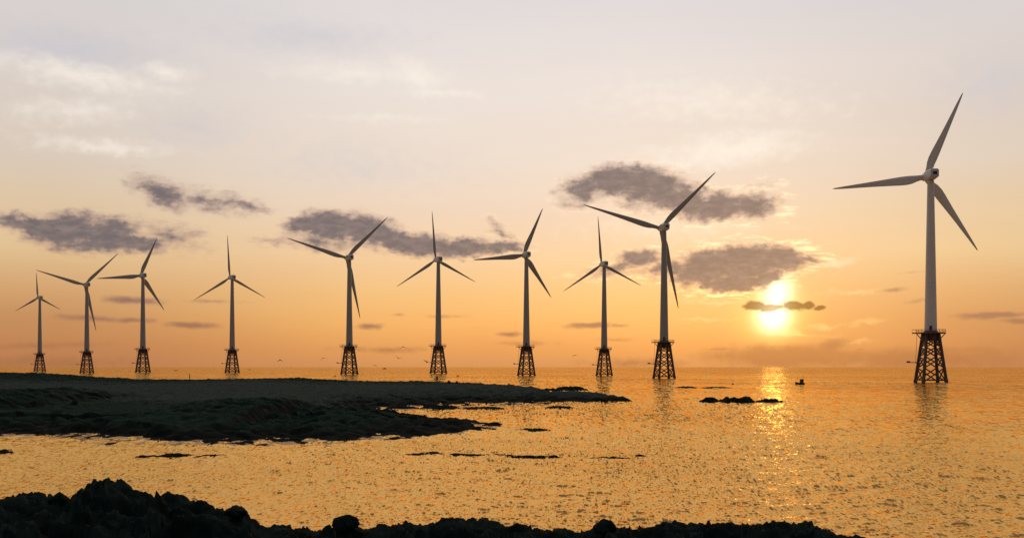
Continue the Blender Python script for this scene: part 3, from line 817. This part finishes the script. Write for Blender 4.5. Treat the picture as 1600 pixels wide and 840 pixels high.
    for k in range(3):
        b = bpy.data.objects.new("blade", me); link(b, root); b['k'] = k
    return root, O + n * OVER, n, e1, e2
TROOT, TCEN, TN, TE1, TE2 = make_turbine()
def set_blades(root, th0, Rb, chord):
    for b in root.children:
        if b.name.startswith("blade"):
            th = R(th0 + 120 * b['k'])
            zax = TE1 * math.cos(th) + TE2 * math.sin(th); yax = TN.copy(); xax = yax.cross(zax).normalized()
            m = Matrix((xax, yax, zax)).transposed().to_4x4()
            m.translation = TCEN
            b.matrix_local = m @ Matrix.Diagonal((chord, .5 + chord * .5, Rb / 36.0, 1))
def copy_tree(o, parent=None):
    c = o.copy(); COL.objects.link(c)
    if parent: c.parent = parent
    for ch in list(o.children): copy_tree(ch, c)
    return c
# tower x, base y, rotor centre y, rotor radius px, first blade angle, label
TURB = [
    (1454.0, 597.0, 276.7, 142, 66.5, "largest pale grey wind turbine, alone right of the setting sun"),
    (1037.5, 590.5, 356.7, 129, 45, "tall wind turbine left of the sun with its rotor before the upper long cloud"),
    (944.0, 586.5, 413.0, 75, 95, "slim wind turbine with short thin blades, next left of the tall one by the sun"),
    (822.5, 586.5, 398.7, 81, 67, "stout wind turbine with broad blades in the middle, its left blade nearly level"),
    (685.0, 583.0, 406.0, 76, 95, "wind turbine with one blade straight up before the middle cloud, above the person"),
    (546.0, 584.5, 403.0, 97, 45, "long bladed wind turbine whose raised blade crosses the middle dark cloud"),
    (363.0, 582.0, 433.7, 66, 94, "thin wind turbine with one blade straight up standing clear of all clouds"),
    (223.5, 581.5, 430.7, 65.5, 67, "broad bladed wind turbine third from the left, beside a low grey cloud"),
    (136.0, 582.5, 445.0, 74, 45.5, "long bladed wind turbine second from the left edge"),
    (62.5, 580.0, 465.0, 39.5, 94, "smallest and farthest wind turbine, leftmost of the row"),
]
made = [TROOT] + [copy_tree(TROOT) for _ in TURB[1:]]
for o, (tx, yb, yr, rp, th, lb) in zip(made, TURB):
    Yd = EYE * FPX / (yb - HOR); k = (HOR - yr) / FPX
    s = (k * Yd + EYE) / (HUB - OVER * .94 * k + OVER * math.sin(R(3)))
    X = (tx - 800) / FPX * Yd
    o.location = (X, Yd, 0); o.scale = (s, s, s); o.rotation_euler = (0, 0, -math.atan2(X, Yd))
    Rb = rp / FPX * (Yd + OVER * s) / s
    set_blades(o, th, Rb, 1.12 if 60 < th < 70 else (1.0 if th < 50 else .68))
    tag(o, lb, "wind turbine", "row of offshore wind turbines")
for o in list(COL.objects):
    if 'k' in o: del o['k']
# the nearest machine's brighter light is put into a paler copy of the paint
def steel_mat_lit():
    m = M_PAINT.copy(); m.name = "tower_paint_lit"
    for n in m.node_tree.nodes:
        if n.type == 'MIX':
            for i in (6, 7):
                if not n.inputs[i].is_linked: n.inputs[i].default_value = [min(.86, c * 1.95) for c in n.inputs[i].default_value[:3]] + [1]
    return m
M_PAINT_LIT = steel_mat_lit()
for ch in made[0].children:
    if ch.name.split('.')[0] in ('tower', 'blade'): ch.material_slots[0].link = 'OBJECT'; ch.material_slots[0].material = M_PAINT_LIT

# ---------------------------------------------------------------- boat and float
def build_boat():
    Yd = sea_d(600.2); X = (1250 - 800) / FPX * Yd
    root = empty("fishing_boat", (X, Yd, 0), R(158))
    hull_m = plain("boat_hull", (.05, .04, .035), .5, .3, 2.0); cab_m = plain("boat_cabin", (.14, .115, .09), .5, .2, 2.0)
    bm = bmesh.new(); rr = []
    for s, w, k, sh in ((-1.45, .62, -.25, .62), (-1.2, .72, -.3, .60), (-.2, .78, -.32, .58), (.7, .66, -.3, .66), (1.25, .36, -.22, .80), (1.6, .05, .1, .95)):
        rr.append([Vector((s, -w, sh)), Vector((s, -w * .9, .15)), Vector((s, -w * .5, k * .8)), Vector((s, 0, k)), Vector((s, w * .5, k * .8)), Vector((s, w * .9, .15)), Vector((s, w, sh)),
                   Vector((s, w * .86, sh)), Vector((s, w * .8, sh - .18)), Vector((s, -w * .8, sh - .18)), Vector((s, -w * .86, sh))])
    loft(bm, rr); from_bm("hull", bm, hull_m, root, True, 35)
    bm = bmesh.new(); loft(bm, [[Vector(p) for p in ((-1.15, -.52, .42), (.15, -.52, .42), (.15, .52, .42), (-1.15, .52, .42))],
                                [Vector(p) for p in ((-1.10, -.48, 1.75), (-.05, -.48, 1.75), (-.05, .48, 1.75), (-1.10, .48, 1.75))]])
    cabn = from_bm("cabin", bm, cab_m, root)
    bm = bmesh.new(); box(bm, (-.55, 0, 1.80), (1.35, 1.2, .1)); from_bm("cabin_roof", bm, hull_m, root)
    gl = plain("cabin_glass", (.02, .02, .02), .1, .1, 1.0)
    for y in (-.52, .52):
        bm = bmesh.new(); box(bm, (-.55, y, 1.32), (.75, .06, .45)); from_bm("window", bm, gl, cabn)
    bm = bmesh.new(); tube(bm, [(-.9, 0, 1.8), (-.9, 0, 2.7)], .035, 6); tube(bm, [(-1.15, 0, 2.3), (-.65, 0, 2.3)], .025, 5); from_bm("mast", bm, M_DARK, root)
    tag(root, "small dark fishing boat with a cabin, afloat under the sun beyond the islet", "boat")
    Yb = sea_d(600.0); Xb = (1145 - 800) / FPX * Yb
    r2 = empty("float", (Xb, Yb, 0))
    bm = bmesh.new(); loft(bm, [ring(z, r, 16) for z, r in ((-.25, .12), (-.1, .32), (.12, .36), (.3, .27), (.38, .1))]); from_bm("float_body", bm, M_DARK, r2, True, 40)
    bm = bmesh.new(); tube(bm, [(0, 0, .3), (0, 0, .85)], .05, 6); from_bm("float_pole", bm, M_DARK, r2)
    tag(r2, "tiny dark float on the bright water between the islet and the boat", "float")
build_boat()

# ---------------------------------------------------------------- birds
M_BIRD = plain("bird_feather", (.045, .036, .03), .8, .3, 8.0)
def make_bird(dihedral, droop):
    root = empty("seabird")
    bm = bmesh.new()
    loft(bm, [[Vector((x, r * math.cos(a) * .9, z + r * math.sin(a))) for a in [k * math.pi / 4 for k in range(8)]] for x, r, z in
              ((-.30, .015, 0), (-.18, .06, 0), (0, .085, -.01), (.13, .07, 0), (.2, .05, .02), (.26, .052, .035), (.31, .035, .03), (.36, .012, .015))])
    from_bm("body", bm, M_BIRD, root, True)
    bm = bmesh.new(); loft(bm, [[Vector((-.26, -.03, -.01)), Vector((-.26, .03, -.01)), Vector((-.26, .03, .01)), Vector((-.26, -.03, .01))],
                                [Vector((-.45, -.09, -.008)), Vector((-.45, .09, -.008)), Vector((-.45, .09, .008)), Vector((-.45, -.09, .008))]]); from_bm("tail", bm, M_BIRD, root)
    for sgn in (-1, 1):
        bm = bmesh.new(); rr = []
        for t, xc, c, th in ((0, .04, .2, .03), (.22, .08, .2, .03), (.42, .06, .17, .022), (.62, -.02, .12, .014), (.74, -.12, .03, .006)):
            y = t * math.cos(R(dihedral)) if t < .42 else .42 * math.cos(R(dihedral)) + (t - .42) * math.cos(R(droop))
            z = t * math.sin(R(dihedral)) if t < .42 else .42 * math.sin(R(dihedral)) + (t - .42) * math.sin(R(droop))
            rr.append([Vector((xc + c / 2, sgn * (y + .04), z)), Vector((xc, sgn * (y + .04), z + th)), Vector((xc - c / 2, sgn * (y + .04), z)), Vector((xc, sgn * (y + .04), z - th))])
        loft(bm, rr); bmesh.ops.recalc_face_normals(bm, faces=bm.faces); from_bm("wing", bm, M_BIRD, root, True)
    return root
protos = [make_bird(38, -12), make_bird(-22, -35), make_bird(12, 25)]
used = [False] * 3
BIRDS = [(275, 578.5, 200, 2, 80, "lone seabird low over the headland skyline right of the third turbine from the left"),
         (390, 577.5, 210, 0, 120, "seabird gliding just right of the thin turbine base with one blade up"),
         (438, 562, 190, 1, 60, "seabird high between the thin turbine and the long bladed one"),
         (505, 559, 200, 1, 100, "highest seabird left of the long bladed turbine jacket"),
         (523, 588, 230, 2, 20, "seabird skimming the land just below the long bladed turbine jacket"),
         (586, 570.5, 220, 2, 75, "left one of the low pair of seabirds right of the long bladed turbine"),
         (601, 575, 190, 1, 40, "right and lower one of the low pair of seabirds right of the long bladed turbine"),
         (622.5, 559.5, 170, 0, 95, "seabird with wings raised in a V between two turbines"),
         (630, 541.5, 170, 1, 110, "uppermost seabird with drooped wings between two turbines"),
         (665, 563.5, 210, 2, 150, "seabird close to the left side of the jacket above the person"),
         (715.5, 587.5, 220, 2, 30, "seabird low over the skyline right of the standing person"),
         (898, 554.5, 200, 1, 85, "lone seabird left of the slim turbine near the tall one")]
for (x, y, Yd, kind, hd, lb) in BIRDS:
    o = protos[kind] if not used[kind] else copy_tree(protos[kind])
    used[kind] = True
    X, Z = at(x, y, Yd); o.location = (X, Yd, Z); o.rotation_euler = (R(random.uniform(-18, 18)), R(random.uniform(-8, 8)), R(hd + 180 * (x % 2 < 1)))
    o.scale = (1.0, 1.0, 1.0)
    tag(o, lb, "bird", "seabirds flying over the headland")

# ---------------------------------------------------------------- people on the headland ridge
def crest_y(x, y0, y1):
    """distance of the highest ground of the ridge along this bearing: people stand on top of it"""
    ds = np.arange(y0, y1, 1.0)
    return float(max(ds, key=lambda d: (ground_h((x - 800) / FPX * d, d) - EYE) / d))
def make_person(name, x, Yd, label, pose):
    X = (x - 800) / FPX * Yd; g = ground_h(X, Yd)
    J = {'pelvis': (0, 0, .93), 'belly': (0, .01, 1.10), 'chest': (0, .02, 1.30), 'neck': (0, .01, 1.47), 'head0': (0, -.01, 1.54), 'head1': (0, -.02, 1.64), 'head2': (0, -.01, 1.71)}
    E = [('pelvis', 'belly'), ('belly', 'chest'), ('chest', 'neck'), ('neck', 'head0'), ('head0', 'head1'), ('head1', 'head2')]
    rad = {'pelvis': .15, 'belly': .14, 'chest': .155, 'neck': .062, 'head0': .075, 'head1': .098, 'head2': .07}
    for s, L in ((-1, 'l'), (1, 'r')):
        st = .10 if pose == 'stand' else .16
        for k, p, r in (('hip', (s * .10, 0, .86), .125), ('knee', (s * st, -.03 * s - .02, .48), .095), ('ankle', (s * (st + .01), .02 * s, .09), .070), ('toe', (s * (st + .03), -.16 + .02 * s, .04), .045),
                        ('sho', (s * .19, .01, 1.40), .066), ('elb', (s * .27, .03, 1.12), .048), ('wri', (s * .27, -.05 - .08 * (pose != 'stand'), .88 + .14 * (pose != 'stand')), .034), ('han', (s * .26, -.08 - .1 * (pose != 'stand'), .80 + .18 * (pose != 'stand')), .036)):
            J[k + L] = p; rad[k + L] = r
        E += [('pelvis', 'hip' + L), ('hip' + L, 'knee' + L), ('knee' + L, 'ankle' + L), ('ankle' + L, 'toe' + L), ('chest', 'sho' + L), ('sho' + L, 'elb' + L), ('elb' + L, 'wri' + L), ('wri' + L, 'han' + L)]
    keys = list(J); me = bpy.data.meshes.new("tmp"); me.from_pydata([J[k] for k in keys], [(keys.index(a), keys.index(b)) for a, b in E], [])
    tmp = bpy.data.objects.new("tmp", me); COL.objects.link(tmp)
    md = tmp.modifiers.new("s", 'SKIN'); tmp.modifiers.new("u", 'SUBSURF').levels = 2
    sv = me.skin_vertices[0].data
    for i, k in enumerate(keys):
        r = rad[k]; sv[i].radius = (r * (1.25 if k in ('chest', 'belly', 'pelvis') else 1), r * (.8 if k in ('chest', 'belly', 'pelvis') else 1)); sv[i].use_root = (k == 'pelvis')
    dg = bpy.context.evaluated_depsgraph_get(); ev = tmp.evaluated_get(dg); body = bpy.data.meshes.new_from_object(ev)
    bpy.data.objects.remove(tmp)
    root = empty(name, (X, Yd, min(g, ground_h(X - .12, Yd), ground_h(X + .12, Yd)) - .03), R(200 if pose == 'stand' else 120))
    body.polygons.foreach_set('use_smooth', [True] * len(body.polygons)); body.materials.clear()
    body.materials.append(plain("dark_clothes", (.020, .014, .012), .85, .3, 6.0))
    b = bpy.data.objects.new("body", body); link(b, root)
    bm = bmesh.new(); bmesh.ops.create_uvsphere(bm, u_segments=16, v_segments=10, radius=.118, matrix=Matrix.Translation((0, .015, 1.665)) @ Matrix.Diagonal((.95, 1.02, .92, 1)))
    bmesh.ops.delete(bm, geom=[v for v in bm.verts if v.co.z < 1.62 and v.co.y < .03], context='VERTS')
    from_bm("hair", bm, M_DARK, root, True)
    tag(root, label, "person")
make_person("person", 683, crest_y(683, 215, 300), "person in dark clothes standing upright on the headland skyline under a turbine", 'stand')
make_person("person", 296.5, crest_y(296.5, 240, 330), "person in dark clothes standing alone on the skyline left of the thin turbine", 'crouch')
